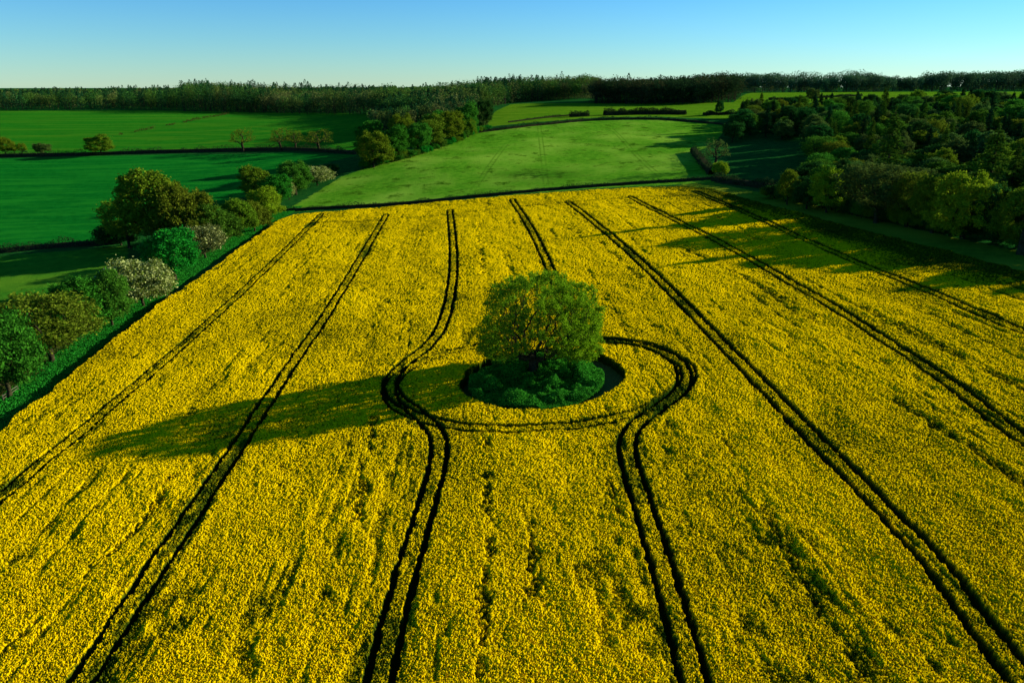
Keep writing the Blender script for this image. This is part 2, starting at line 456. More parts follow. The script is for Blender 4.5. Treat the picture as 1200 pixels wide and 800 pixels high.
GZ = GZ + (fbm(GX * .03, GY * .03, 5, 3) - .5) * .8 * sstep(10, 60, -sdf(GX, GY, CROP))
fx, fy = GX.ravel(), GY.ravel()
att = {k: sdf(fx, fy, P) for k, P in REG.items()}
rowsN, colsN = GX.shape
idx = np.arange(rowsN * colsN).reshape(rowsN, colsN)
quads = np.stack([idx[:-1, :-1], idx[:-1, 1:], idx[1:, 1:], idx[1:, :-1]], -1).reshape(-1, 4)
qc = {k: a[quads].mean(1) for k, a in att.items()}
crop_sd = sdf(fx, fy, CROP)
V = np.c_[fx, fy, GZ.ravel()]
va = {k: ('POINT', np.clip(a, -60, 60)) for k, a in att.items()}
for i_, (p_, q_) in enumerate([((632, 150), (641, 222)), ((560, 215), (600, 160)), ((712, 146), (760, 195))]):
    a_, b_ = at(*p_), at(*q_); d_ = (b_ - a_) / np.linalg.norm(b_ - a_)
    va['wheel_%d' % i_] = ('POINT', (fx - a_[0]) * d_[1] - (fy - a_[1]) * d_[0])
dip = at(632, 205)
va['rushes'] = ('POINT', np.exp(-((fx - dip[0]) / 17) ** 2 - ((fy - dip[1]) / 13) ** 2))
rI = np.hypot(fx - ISL[0], fy - ISL[1])
va['soil'] = ('POINT', sstep(-.5, .5, crop_sd) * sstep(10.5, 13.5, rI))
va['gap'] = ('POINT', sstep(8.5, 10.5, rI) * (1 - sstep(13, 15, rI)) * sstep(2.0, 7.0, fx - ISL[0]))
own = np.zeros(len(quads), int)
for i, k in enumerate(REG): own[(qc[k] > 0)] = i + 1
own[own == 1] = 0
names = ['ground', 'ground', 'meadow', 'field', 'field', 'field', 'field']
def sub(mask, name):
    q = quads[mask]; u, inv = np.unique(q, return_inverse=True)
    me = mesh_np(name, V[u], inv.reshape(-1, 4), [GROUND], True, {k: (d, a[u]) for k, (d, a) in va.items()})
    return tag(link(name, me), kind='structure')
for i, nm in enumerate(names): sub(own == i, nm)

# ------------------------------------------------------------------ tramlines
TR = []
def tram(p, **k): TR.append(catmull(pix(p, 1.1), 8, **k))
tram([(-60, 630), (0, 583), (60, 533), (150, 459), (230, 390), (300, 326), (376, 251)])
tram([(60, 840), (100, 790), (190, 655), (290, 505), (345, 422), (400, 340), (452, 252)])
tram([(428, 850), (445, 790), (470, 690), (500, 590), (514, 535), (510, 505), (485, 480), (462, 462), (458, 445), (475, 425), (503, 403), (520, 375), (530, 330), (531, 290), (527, 246)])
tram([(835, 880), (812, 790), (775, 660), (748, 575), (735, 525), (745, 497), (775, 475), (800, 452), (797, 427), (770, 408), (735, 400), (700, 398), (675, 385), (655, 345), (640, 305), (620, 265), (600, 234)])
tram([(1240, 840), (1190, 785), (1090, 655), (980, 540), (880, 438), (780, 335), (720, 280), (665, 236)])
tram([(1330, 600), (1200, 514), (1090, 433), (960, 350), (860, 293), (790, 257), (738, 231)])
tram([(1330, 445), (1200, 389), (1090, 342), (980, 297), (880, 252), (815, 224)])
# the ring driven round the island
yf, yb = at(631, 502, 1.1)[1], at(631, 397, 1.1)[1]
tc_ = np.array([at(631, 448, 1.1)[0], (yf + yb) / 2])
ring = catmull(np.array([tc_ + np.array([math.cos(a) * 22.8, math.sin(a) * (yb - yf) / 2]) for a in np.arange(24) * 2 * PI / 24]), 6, closed=True)
# headland line along the far edge
head = catmull(pix([(350, 262), (480, 256), (600, 243), (720, 233), (800, 229)], 1.1), 6)

# ------------------------------------------------------------------ rapeseed crop: a fine canopy mesh
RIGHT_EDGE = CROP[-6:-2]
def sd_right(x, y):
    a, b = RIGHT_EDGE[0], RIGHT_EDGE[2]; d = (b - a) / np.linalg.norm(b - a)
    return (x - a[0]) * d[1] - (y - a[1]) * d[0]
MISS = [(catmull(pix(p, 1.1), 6), w) for p, w in [
    ([(571, 515), (572, 600), (570, 690), (560, 790)], .55), ([(614, 560), (622, 640), (628, 720)], .6), ([(712, 560), (728, 610)], .7),
    ([(438, 490), (428, 560), (418, 610)], .8), ([(205, 560), (160, 620), (60, 710), (0, 770)], .8), ([(300, 700), (275, 790)], .8),
    ([(845, 510), (880, 570), (930, 660), (1010, 790)], .45), ([(1050, 470), (1130, 520), (1240, 600)], 1.2), ([(1010, 360), (1110, 410), (1230, 470)], 1.4),
    ([(700, 280), (760, 335)], 1.0), ([(560, 262), (567, 320)], .8), ([(742, 372), (766, 382)], 1.6), ([(400, 640), (380, 700)], .8), ([(800, 290), (900, 340), (960, 380)], 1.1)]]
def crop():
    g = .00118
    ys = [34.0]
    while ys[-1] < 420: ys.append(ys[-1] + g * (ys[-1] + 18) * (1.15 if ys[-1] < 150 else 1.5))
    ys = np.array(ys); us = np.arange(-.93, .86, g)
    U, Y = np.meshgrid(us, ys); X = U * (Y + 18)
    rng = np.random.default_rng(5)
    cell = g * (Y + 18)
    X = X + rng.uniform(-.45, .45, X.shape) * cell; Y = Y + rng.uniform(-.45, .45, X.shape) * cell
    cd = sdf(X, Y, CROP)
    x, y = X, Y
    a = math.atan2(-60, 948.7); c, s = math.cos(a), math.sin(a)
    xr, yr = x * c - y * s, x * s + y * c                       # across / along the drilling
    # thin patches: streaks along the drill rows
    streak = fbm(xr * .22, yr * .018, 31, 4); patch = fbm(xr * .09, yr * .05, 47, 4); fine = fbm(xr * .9, yr * .45, 52, 3)
    streak2 = fbm(xr * .75, yr * .035, 33, 3)
    thin = np.maximum(.8 * sstep(.58, .76, streak * .45 + patch * .25 + fine * .30 + .01), .65 * sstep(.585, .74, streak2 * .5 + patch * .2 + fine * .3 + .01))
    mott = fbm(xr * 1.6, yr * 1.1, 61, 3)
    clump = fbm(xr * 3.6, yr * 3.6, 77, 2)
    rnd = rng.uniform(0, 1, x.shape)
    thin = thin * (.35 + .75 * sstep(.30, .62, clump + (rnd - .5) * .3))
    swell = (fbm(xr * .12, yr * .06, 91, 3) - .5)
    swell2 = (fbm(xr * .35, yr * .22, 93, 2) - .5)
    h = 1.30 + swell * .50 + swell2 * .34 + (clump - .5) * .10 + (mott - .5) * .10 + (rnd - .5) * .10 - thin * .34 * (.3 + 1.2 * rnd)
    fl = .80 + (clump - .5) * .50 + (rnd - .5) * .65 + (mott - .5) * .30 - thin * .80 + swell * .5 + (patch - .5) * .45
    pit = sstep(.68, .80, rng.uniform(0, 1, x.shape)) * sstep(.25, .55, 1 - clump * .6)
    h = h - pit * .12; fl = fl - pit * .45 + .08
    # wheelings
    def cut(L, off, half, depth, w):
        nonlocal h, fl
        d = dist_poly(x.ravel(), y.ravel(), L).reshape(x.shape)
        edge = (clump - .5) * .45 + (mott - .5) * .5 + (fine - .5) * .35
        dd = np.abs(d - off) + edge * .7
        k = 1 - sstep(half, half + .22, dd)
        k *= w
        h = h * (1 - k) + (h - depth) * k
        fl = fl - k * 1.6
        mid = (1 - sstep(off * .6, off + .2, d)) * .10 * w
        fl = fl - mid; h = h - mid * .8
        side = (1 - sstep(off + .3, off + 1.6, d)) * (.10 + .35 * sstep(.5, .7, patch)) * w
        fl = fl - side
    for i, L in enumerate(TR):
        cut(L, 1.02, [.13, .15, .20, .20, .25, .22, .19][i], .85, 1.0)
    for ml, wd in MISS:
        dm = dist_poly(x.ravel(), y.ravel(), ml).reshape(x.shape)
        km = (1 - sstep(.1, wd, dm + (mott - .5) * 1.2 + (fine - .5) * 1.6)) * sstep(.38, .55, fbm(x * .30, y * .22, 71, 2) + .04)
        km = km * sstep(.30, .60, clump + (rnd - .5) * .35); h = h - km * .40; fl = fl - km * .70
    shade_green = 1 - sstep(0, 1, np.clip((np.abs(sd_right(x, y)) - 3) / 20, 0, 1) + (patch - .5) * .6)
    fl = fl - shade_green * .80; h = h - shade_green * .25
    cut(ring, 1.02, .13, .9, .85 + .15 * sstep(.4, .6, fbm(x * .08, y * .08, 12, 2)))
    cut(head, 1.0, .10, .6, .35)
    d = np.hypot(x - ISL[0], y - ISL[1]) + (fbm(x * .35, y * .35, 8, 3) - .5) * 1.6 + (clump - .5) * .5
    ins = 1 - sstep(ISL_R - .15, ISL_R + .25, d)
    h = h * (1 - ins) - .4 * ins
    fl = fl - ins * 2 - (1 - sstep(ISL_R, ISL_R + .6, d)) * .8
    e = cd + (fbm(x * .25, y * .25, 9, 3) - .5) * 2.0
    k = sstep(.0, .45, e)
    h = h * k - .4 * (1 - k); fl = fl - (1 - sstep(.1, .6, e)) * 1.5
    # right edge band above: the wood's shade painted in as greener, lower crop
    Z = H(x, y)
    Vv = np.c_[x.ravel(), y.ravel(), (Z + h).ravel()]
    rN, cN = x.shape; ii = np.arange(rN * cN).reshape(rN, cN)
    q = np.stack([ii[:-1, :-1], ii[:-1, 1:], ii[1:, 1:], ii[1:, :-1]], -1).reshape(-1, 4)
    keep = (cd.ravel()[q].max(1) > -1.2) & (np.hypot(Vv[q[:, 0], 0] - ISL[0], Vv[q[:, 0], 1] - ISL[1]) > ISL_R - 1.6)
    q = q[keep]; u, inv = np.unique(q, return_inverse=True)
    print('crop faces', len(q))
    m, nd, ln = mat('rapeseed')
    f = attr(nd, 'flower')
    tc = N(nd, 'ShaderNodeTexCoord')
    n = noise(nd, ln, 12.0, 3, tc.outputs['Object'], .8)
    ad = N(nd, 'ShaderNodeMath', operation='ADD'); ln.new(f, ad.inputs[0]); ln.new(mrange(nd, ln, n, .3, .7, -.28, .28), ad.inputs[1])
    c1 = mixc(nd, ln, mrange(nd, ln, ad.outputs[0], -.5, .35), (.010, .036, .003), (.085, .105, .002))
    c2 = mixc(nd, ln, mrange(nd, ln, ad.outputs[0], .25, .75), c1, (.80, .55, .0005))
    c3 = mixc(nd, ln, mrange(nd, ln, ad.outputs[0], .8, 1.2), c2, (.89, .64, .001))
    di = N(nd, 'ShaderNodeBsdfDiffuse'); tr = N(nd, 'ShaderNodeBsdfTranslucent'); mx = N(nd, 'ShaderNodeMixShader'); mx.inputs[0].default_value = .34
    ln.new(c3, di.inputs[0]); ln.new(c3, tr.inputs[0]); ln.new(di.outputs[0], mx.inputs[1]); ln.new(tr.outputs[0], mx.inputs[2])
    o = N(nd, 'ShaderNodeOutputMaterial'); ln.new(mx.outputs[0], o.inputs[0])
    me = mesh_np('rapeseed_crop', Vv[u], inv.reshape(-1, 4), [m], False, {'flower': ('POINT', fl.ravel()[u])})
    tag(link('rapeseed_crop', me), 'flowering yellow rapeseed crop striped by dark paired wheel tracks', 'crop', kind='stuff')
crop()

# ------------------------------------------------------------------ oak and its island
def oak():
    rng = np.random.default_rng(3)
    h = height_for(OAK[0], OAK[1], 317)
    n = 2700; pts = []
    while len(pts) < n:
        v = rng.normal(0, 1, 3); v /= np.linalg.norm(v)
        r = rng.uniform(.12, 1) ** .38
        lump = .93 + .05 * math.sin(3.1 * math.atan2(v[1], v[0]) + 4 * v[2]) * (1 - abs(v[2])) + .035 * math.sin(7 * math.atan2(v[1], v[0]) + 9 * v[2])
        p = v * r * lump
        z = 7.0 + p[2] * (h - 7.0) * 1.04 if p[2] > 0 else 7.0 + p[2] * 5.6
        wide = 9.9 * (1.0 if p[2] > 0 else 1.0 + .1 * p[2])
        if v[2] > 0:
            sq = (1 - v[2] ** 3) ** (1 / 3) / max(.05, math.sqrt(1 - v[2] ** 2)); wide *= min(sq, 1.24)
        q = (p[0] * wide * 1.04 * (1 + .40 * max(0, -v[2])) + 1.1, p[1] * wide * (1 + .25 * max(0, -v[2])), z)
        if z < 2.8 + max(0, (-q[1] - .5)) * .48 + max(0, 3 - abs(q[0])) * .5: continue
        pts.append(q)
    nodes, par = grow(rng, np.array(pts), 3.2, .45, .62, 7, 120, wob=.5)
    r, kids = radii(par, .022, .78, 2.1)
    V, Q = tubes(nodes, par, r, 6, 0)
    root = link('oak_tree', None, None, (OAK[0], OAK[1], h1(*OAK) - .1)); root.rotation_euler = (0, 0, 0)
    tag(root, 'lone spreading oak with fresh lime leaves on the green island in the yellow field', 'tree')
    link('trunk', mesh_np('oak_trunk', V, Q, [BARK], True), root)
    thin = np.where((r < np.quantile(r, .70)) & (nodes[:, 2] > 2.6))[0]
    rad = np.sqrt((nodes[thin, 0] / 9.5) ** 2 + (nodes[thin, 1] / 9.5) ** 2 + ((nodes[thin, 2] - 8.4) / 8.5) ** 2)
    w = np.where(kids[thin] == 0, 4.0, 1.0) * (.05 + sstep(.55, 1.0, rad))
    m = 62000
    ix = rng.choice(thin, m, p=w / w.sum())
    C = nodes[ix] + rng.normal(0, .29, (m, 3)) * [1, 1, .8]
    link('crown', leafmesh(rng, 'oak_crown', C, .25, L_OAK, up=.3), root)
oak()

def scatter(name, rng, xy, zf, size, m, up=.6, aspect=.7, **k):
    C = np.c_[xy, H(xy[:, 0], xy[:, 1]) + zf]
    me = leafmesh(rng, name, C, size, m, up=up, aspect=aspect)
    return tag(link(name, me), kind='stuff', **k)
def island():
    rng = np.random.default_rng(8)
    n = 70000
    a = rng.uniform(0, 2 * PI, n); r = np.sqrt(rng.uniform(0, 1, n)) * 11.3
    x = ISL[0] - 1.3 + np.cos(a) * r * .97; y = ISL[1] - .2 + np.sin(a) * r
    d = np.hypot(x - ISL[0], y - ISL[1])
    k = (d < 11.9 - (fbm(x * .6, y * .6, 3, 2)) * 1.0)
    x, y, r = x[k], y[k], r[k]
    top = .25 + 1.7 * sstep(.35, .7, fbm(x * .35, y * .35, 21, 3)) * (1 - .55 * sstep(7, 11, r)) + .35
    z = top * rng.uniform(.15, 1, len(x)) ** .5
    me_ = scatter('undergrowth', rng, np.c_[x, y], z, .24, L_UNDER, label='dark green nettles and brambles beneath the lone oak', cat='undergrowth')
island()

# ------------------------------------------------------------------ hedges
def hedge(P, h, w, label, m=None, dens=26, size=.42, name='hedge', gaps=0.0, seed=1, cat='hedge', group=None):
    P = catmull(P, 10); m = m or L_HEDGE
    seg = np.linalg.norm(np.diff(P, axis=0), axis=1); cum = np.r_[0, np.cumsum(seg)]; L = cum[-1]
    rng = np.random.default_rng(seed); n = int(L * dens)
    s = rng.uniform(0, L, n)
    x = np.interp(s, cum, P[:, 0]); y = np.interp(s, cum, P[:, 1])
    if gaps: 
        k = fbm(s * .06, s * 0, seed, 3) > gaps; x, y, s = x[k], y[k], s[k]
    hh = h * (.25 + 1.5 * fbm(s * .18, s * 0 + 3, seed + 4, 3)); ww = w * (.7 + .6 * fbm(s * .12, s * 0 + 7, seed + 9, 2))
    a = rng.uniform(0, PI, len(s)); rr = np.sqrt(rng.uniform(.3, 1, len(s)))
    tx = np.gradient(P[:, 0]); ty = np.gradient(P[:, 1]); tx = np.interp(s, cum, tx); ty = np.interp(s, cum, ty); tl = np.hypot(tx, ty)
    off = np.cos(a) * rr * ww / 2; z = np.sin(a) ** .7 * rr * hh
    x = x - ty / tl * off; y = y + tx / tl * off
    c = np.array([x.mean(), y.mean()]); zc = h1(*c)
    C = np.c_[x, y, H(x, y) + z] - [c[0], c[1], zc]
    root = link(name, leafmesh(rng, name, C, size, m, up=.3), None, (c[0], c[1], zc))
    # solid woody core
    V, Q = [], []
    core = P[::2]; T = np.gradient(core, axis=0); T /= np.linalg.norm(T, axis=1)[:, None]; Nn = np.c_[-T[:, 1], T[:, 0]]
    if not gaps:
        for i, (p, nn) in enumerate(zip(core, Nn)):
            for o, zz in ((-.32, -.1), (-.25, .62), (.25, .62), (.32, -.1)):
                q = p + nn * o * w; V.append((q[0] - c[0], q[1] - c[1], h1(*q) + zz * h - zc))
        for i in range(len(core) - 1):
            for k in range(3): Q.append((4 * i + k, 4 * i + k + 1, 4 * i + 5 + k, 4 * i + 4 + k))
        link('branches', mesh_np(name + '_branches', V, Q, [BARK]), root)
    return tag(root, label, cat, group)
hedge(pix([(-120, 190), (-10, 184.5), (100, 182.5), (200, 179), (330, 176.5), (420, 181)]), 3.2, 3.5, 'long dark hedge running behind the broad emerald field on the left', seed=2, size=.6, dens=22)
hedge(pix([(62, 178), (100, 168), (135, 160), (200, 147), (268, 134)]), 2.0, 2.5, 'thin scrubby hedge climbing diagonally across the upper left pasture', m=L_SCRUB, gaps=.42, seed=3, size=.7, dens=8)
hedge(pix([(322, 248.5), (400, 244), (480, 239), (560, 231), (640, 223.5), (740, 216), (835, 210.5)]), 1.7, 1.6, 'low clipped dark hedge between the yellow crop and the central meadow', seed=4, size=.35, dens=40)
hedge(pix([(552, 157), (600, 151), (640, 146.5), (700, 141.5), (780, 141), (855, 147.5)]), 2.2, 2.4, 'hedge along the upper crest of the central meadow', seed=5, size=.6, dens=22)
hedge(pix([(596, 144), (640, 138.5), (668, 136)]), 1.6, 2.0, 'thin low hedge left of the round thicket beyond the meadow crest', seed=6, size=.6, dens=14)
hedge(pix([(668, 137.5), (690, 136.5)]), 3.5, 5, 'short rounded thicket left of the long thicket beyond the meadow crest', seed=16, size=.7, dens=60)
hedge(pix([(708, 135.5), (750, 134.5), (803, 134)]), 4.5, 7, 'long dark gorse thicket beyond the meadow crest', seed=7, size=.8, dens=60)
hedge(pix([(824, 135), (860, 134.5)]), 2.8, 5, 'short dark thicket around the small dark tree beyond the crest', seed=8, size=.8, dens=50)
hedge(pix([(-120, 306), (-10, 297.5), (60, 291), (140, 285)]), 2.6, 2.8, 'dark hedge left of the tall hedgerow trees, below the emerald field', seed=9, size=.4, dens=50)
hedge(pix([(812, 178), (822, 190), (834, 205)]), 3.6, 5, 'short scrubby hedge at the right end of the central meadow', seed=10, size=.5, dens=30)
hedge(pix([(836, 212), (870, 217), (905, 222), (940, 229)]), 3.2, 4, 'dark overgrown hedge between the rapeseed and the shaded small field', seed=11, size=.5, dens=60)
hedge(pix([(900, 117.5), (950, 115.5), (1010, 112.5)]), 2.2, 3, 'far hedge crossing the bright field in front of the distant tree belt', seed=12, size=.9, dens=14)
# strip of rough grass, and scrub below the trees, along the crop's left side
def verge():
    rng = np.random.default_rng(14)
    L = catmull(pix([(-60, 520), (0, 472), (100, 395), (200, 325), (290, 268), (335, 243)]), 10)
    seg = np.linalg.norm(np.diff(L, axis=0), axis=1); cum = np.r_[0, np.cumsum(seg)]
    n = 90000; s = rng.uniform(0, cum[-1], n); o = rng.uniform(-1.0, 7.0, n)
    x = np.interp(s, cum, L[:, 0]) + o; y = np.interp(s, cum, L[:, 1]) + rng.normal(0, .3, n)
    k = sdf(x, y, CROP) < -.1
    x, y = x[k], y[k]; z = rng.uniform(.02, .45, len(x)) * (.4 + fbm(x * .4, y * .4, 4, 3))
    scatter('grass', rng, np.c_[x, y], z, .26, L_GRASS, up=.2, label='rough emerald grass verge between the hedgerow trees and the rapeseed', cat='grass')
    n = 32000; s = rng.uniform(0, cum[-1], n); o = rng.normal(-2.2, 1.3, n)
    x = np.interp(s, cum, L[:, 0]) + o; y = np.interp(s, cum, L[:, 1])
    z = rng.uniform(0, 1, n) * 2.4 * sstep(.35, .65, fbm(x * .25, y * .12, 6, 3)) + .1
    scatter('scrub', rng, np.c_[x, y], z, .30, L_SCRUB, label='olive brambles and scrub under the hedgerow trees', cat='scrub')
verge()

# ------------------------------------------------------------------ hedgerow trees on the left, one by one
TL = [
 ('broadleaf_tree','round_a', 12, 466, 366, 84, L_EMER, 'emerald broadleaf tree cut by the left picture edge, nearest of the hedgerow'),
 ('broadleaf_tree','open_a', 62, 425, 339, 92, L_BROWN, 'sparse bronze and olive tree showing its branches in the hedgerow, behind the nearest emerald tree'),
 ('broadleaf_tree','round_b', 101, 392, 319, 58, L_EMER, 'narrow emerald tree right of the sparse bronze tree'),
 ('broadleaf_tree','round_c', 132, 383, 314, 50, L_GREEN, 'dark green tree squeezed between the emerald tree and the white hawthorn'),
 ('hawthorn','haw_a', 168, 360, 297, 70, L_HAW, 'creamy white blossoming hawthorn, the largest, in the near hedgerow'),
 ('broadleaf_tree','round_a', 206, 330, 266, 58, L_EMER, 'round emerald tree just behind the big white hawthorn'),
 ('hawthorn','haw_b', 241, 303, 260, 50, L_HAW2, 'thinly blossoming hawthorn right of the round emerald tree'),
 ('broadleaf_tree','tall_a', 184, 294, 194, 62, L_OLIVE, 'tallest olive green tree of the hedgerow cluster'),
 ('broadleaf_tree','round_c', 217, 292, 212, 66, L_BROWN, 'wide bronze-topped tree right of the tallest hedgerow tree'),
 ('broadleaf_tree','round_b', 250, 289, 236, 52, L_GREEN, 'light green tree sloping down at the right of the tall cluster'),
 ('broadleaf_tree','open_a', 152, 291, 231, 46, L_OLIVE, 'open olive tree at the left of the tall cluster'),
 ('bush','bush_b', 142, 287, 257, 44, L_DARK, 'dark low bush at the foot of the open olive tree'),
 ('broadleaf_tree','round_a', 280, 277, 231, 36, L_OLIVE, 'dark olive tree at the left of the trees beyond the cluster gap'),
 ('broadleaf_tree','round_b', 299, 272, 233, 32, L_BROWN, 'small brownish tree below the lime green tree'),
 ('broadleaf_tree','round_c', 312, 259, 217, 36, L_YELL, 'lime green rounded tree near the far left corner of the rapeseed'),
 ('broadleaf_tree','round_a', 326, 244, 203, 34, L_EMER, 'emerald tree above the lime green rounded tree'),
 ('broadleaf_tree','round_b', 303, 236, 192, 38, L_OLIVE, 'dark olive domed tree left of the emerald tree near the far corner'),
 ('hawthorn','haw_b', 339, 234, 211, 16, L_HAW, 'tiny white hawthorn at the right foot of the emerald tree'),
 ('broadleaf_tree','round_c', 347, 228, 187, 40, L_GREEN, 'dark green tree left of the far white hawthorn'),
 ('hawthorn','haw_a', 372, 217, 192, 36, L_HAW, 'white blossoming hawthorn, the farthest, beside the lane end'),
 ('bush','bush_a', 388, 205, 191, 18, L_DARK, 'dark little bush right of the farthest white hawthorn'),
]
for n_, k_, px, b, t, w, m, lab in TL:
    tree_px(n_, k_, px, b, t, w * 1.26, m, lab, cat='hawthorn' if n_ == 'hawthorn' else ('bush' if n_ == 'bush' else 'tree'),
            bark=None)
# row down the meadow's left side
TM = [
 ('broadleaf_tree','round_c', 438, 196, 152, 42, L_OLIVE, 'olive tree at the near end of the row beside the meadow'),
 ('broadleaf_tree','round_a', 436, 184, 140, 34, L_EMER, 'emerald tree behind the near olive tree of the meadow row'),
 ('broadleaf_tree','round_b', 462, 188, 145, 36, L_EMER, 'teal green tree second in front along the meadow row'),
 ('broadleaf_tree','round_c', 474, 180, 132, 36, L_OLIVE, 'tall olive tree in the middle of the meadow row'),
 ('broadleaf_tree','round_a', 490, 181, 143, 34, L_GREEN, 'mid green tree low at the front of the meadow row'),
 ('broadleaf_tree','round_b', 504, 175, 132, 36, L_BROWN, 'bronze green tree past the middle of the meadow row'),
 ('broadleaf_tree','round_c', 512, 168, 128, 32, L_EMER, 'emerald tree rising behind the bronze one in the meadow row'),
 ('broadleaf_tree','round_a', 527, 169, 129, 38, L_OLIVE, 'broad yellowish olive tree toward the far end of the meadow row'),
 ('broadleaf_tree','round_b', 547, 160, 118, 28, L_GREEN, 'tall green tree near the far end of the meadow row'),
 ('broadleaf_tree','round_c', 548, 161, 137, 22, L_OLIVE, 'low olive tree in front of the tall green one, meadow row'),
 ('broadleaf_tree','round_a', 566, 152, 116, 26, L_DARK, 'dark green tree last in the meadow row, beside the crest hedge'),
 ('broadleaf_tree','round_b', 562, 153, 126, 18, L_GREY, 'grey green tree at the crest end of the meadow row'),
 # lone trees on the hedge behind the emerald field
 ('broadleaf_tree','round_a', 7, 182, 160, 22, L_OLIVE, 'round olive tree on the long hedge, first from the left edge'),
 ('sapling','open_a', 27, 181, 167, 10, L_OLIVE, 'tiny thin sapling on the long hedge between the olive tree and the pale bush'),
 ('bush','bush_a', 51, 181, 167, 18, L_GREY, 'pale buff rounded bush on the long hedge'),
 ('broadleaf_tree','round_b', 119, 182, 156, 30, L_OLIVE, 'lone dark olive tree standing where the diagonal hedge meets the long hedge'),
 ('bare_tree','bare_a', 285, 178, 149, 28, L_OLIVE, 'open thinly leaved tree, leftmost of the four along the long hedge'),
 ('bare_tree','bare_a', 329, 177, 148, 22, L_BROWN, 'brownish half bare tree, second of the four along the long hedge'),
 ('bare_tree','bare_a', 347, 177, 150, 20, L_OLIVE, 'half bare tree third of the four along the long hedge'),
 ('bare_tree','bare_a', 374, 178, 150, 30, L_BROWN, 'wide leafless tree with spreading limbs, rightmost on the long hedge'),
 # centre right
 ('broadleaf_tree','round_a', 843, 135, 118, 10, L_DARK, 'small dark upright tree in the far thicket beyond the meadow crest'),
 ('bare_tree','bare_a', 838, 198, 160, 30, L_GREY, 'thin bare tree at the right end of the central meadow'),
 ('bush','bush_b', 843, 206, 188, 20, L_YELL, 'yellow green bush lit by the sun at the right end of the meadow'),
 ('bush','bush_a', 858, 166, 142, 24, L_DARK, 'dark bush where the crest hedge meets the right hand wood'),
 ('broadleaf_tree','round_b', 868, 162, 128, 30, L_DARK, 'dark tree beside the crest hedge end at the corner of the wood'),
 ('broadleaf_tree','round_c', 951, 119, 103, 16, L_GREY, 'lone grey green tree in the bright far field on the right'),
 # front edge of the wood
 ('broadleaf_tree','round_a', 922, 240, 197, 26, L_OLIVE, 'small sunlit olive tree first at the left front of the wood'),
 ('broadleaf_tree','round_b', 945, 245, 206, 36, L_DARK, 'low dark tree between the two sunlit trees at the front of the wood'),
 ('broadleaf_tree','round_c', 968, 249, 194, 48, L_YELL, 'sunlit yellow green tree at the front edge of the wood'),
 ('broadleaf_tree','round_b', 990, 247, 184, 36, L_DARK, 'dark green tree behind the sunlit yellow green tree'),
 ('broadleaf_tree','open_a', 1026, 261, 188, 84, L_GREY, 'wide grey green tree with fine twigs at the front of the wood'),
 ('broadleaf_tree','open_a', 1062, 266, 198, 50, L_BROWN, 'dull bronze tree right of the wide grey green tree'),
 ('broadleaf_tree','round_a', 1092, 273, 203, 60, L_OLIVE, 'olive tree at the front of the wood, left of the broad lime one'),
 ('broadleaf_tree','round_c', 1128, 280, 199, 76, L_YELL, 'broad lime green tree at the front edge of the wood toward the right'),
 ('broadleaf_tree','round_b', 1165, 284, 214, 60, L_DARK, 'dark green tree next to the broad lime tree at the wood edge'),
 ('broadleaf_tree','round_a', 1192, 290, 216, 60, L_OLIVE, 'olive tree at the wood edge against the right picture side'),
 ('larch_tree','larch_a', 1150, 262, 147, 62, L_LARCH, 'tall light green larch standing out of the wood on the right'),
 ('larch_tree','larch_a', 1034, 236, 128, 46, L_LARCH, 'bright green larch rising behind the wide grey green tree'),
]
for n_, k_, px, b, t, w, m, lab in TM:
    cat = {'bush': 'bush', 'sapling': 'sapling'}.get(n_, 'tree')
    tree_px(n_, k_, px, b, t, w * 1.15, m, lab, cat=cat)
hedge(pix([(1200, 296), (1235, 302)]), 9, 9, 'leafy thicket ending the wood edge just past the right picture side', seed=33, size=.5, dens=120, name='thicket', cat='thicket')

rs = random.Random(9)
edge = catmull(pix([(905, 232), (960, 243), (1020, 256), (1090, 269), (1160, 283), (1230, 297)]), 8)
for i in range(0, len(edge), 1):
    x, y = edge[i] + np.array([rs.uniform(-2, 1), rs.uniform(-.5, 2.5)])
    put_tree('bush', rs.choice(['bush_a', 'bush_b']), x, y, rs.uniform(4, 7), rs.uniform(6, 9), rs.choice([L_DARK, L_GREEN, L_OLIVE, L_DARK]), 'shaded low bush crowding under the front trees of the right hand wood', 'bush', 'bushes along the front of the wood on the right')
off = catmull(np.vstack([pix([(1240, 303), (1330, 328)]), [[190, 170], [205, 120]]]), 6)
for i in range(1, len(off), 2):
    x, y = off[i] + np.array([rs.uniform(3, 7), rs.uniform(2, 6)])
    put_tree('broadleaf_tree', rs.choice(['round_a', 'round_b', 'round_c']), x, y, rs.uniform(9, 14), rs.uniform(9, 12), rs.choice([L_DARK, L_GREEN, L_OLIVE]), 'tree continuing the wood edge past the right picture side', 'tree', 'wood edge trees past the right picture side')
hl = catmull(pix([(2, 458), (60, 416), (110, 376), (150, 352), (200, 318), (240, 292), (290, 266), (318, 247), (340, 230), (372, 212)]), 5)
for i in range(len(hl)):
    x, y = hl[i] + np.array([rs.uniform(-4.5, -1.0), rs.uniform(-1, 1)])
    put_tree('bush', rs.choice(['bush_a', 'bush_b']), x, y, rs.uniform(2.6, 5), rs.uniform(4.5, 7), rs.choice([L_EMER, L_GREEN, L_OLIVE, L_GREEN]), 'low bush filling a gap between the hedgerow trees on the left', 'bush', 'bushes between the left hedgerow trees')
rowl = catmull(pix([(432, 197), (462, 190), (490, 183), (527, 171), (552, 161), (572, 153)]), 5)
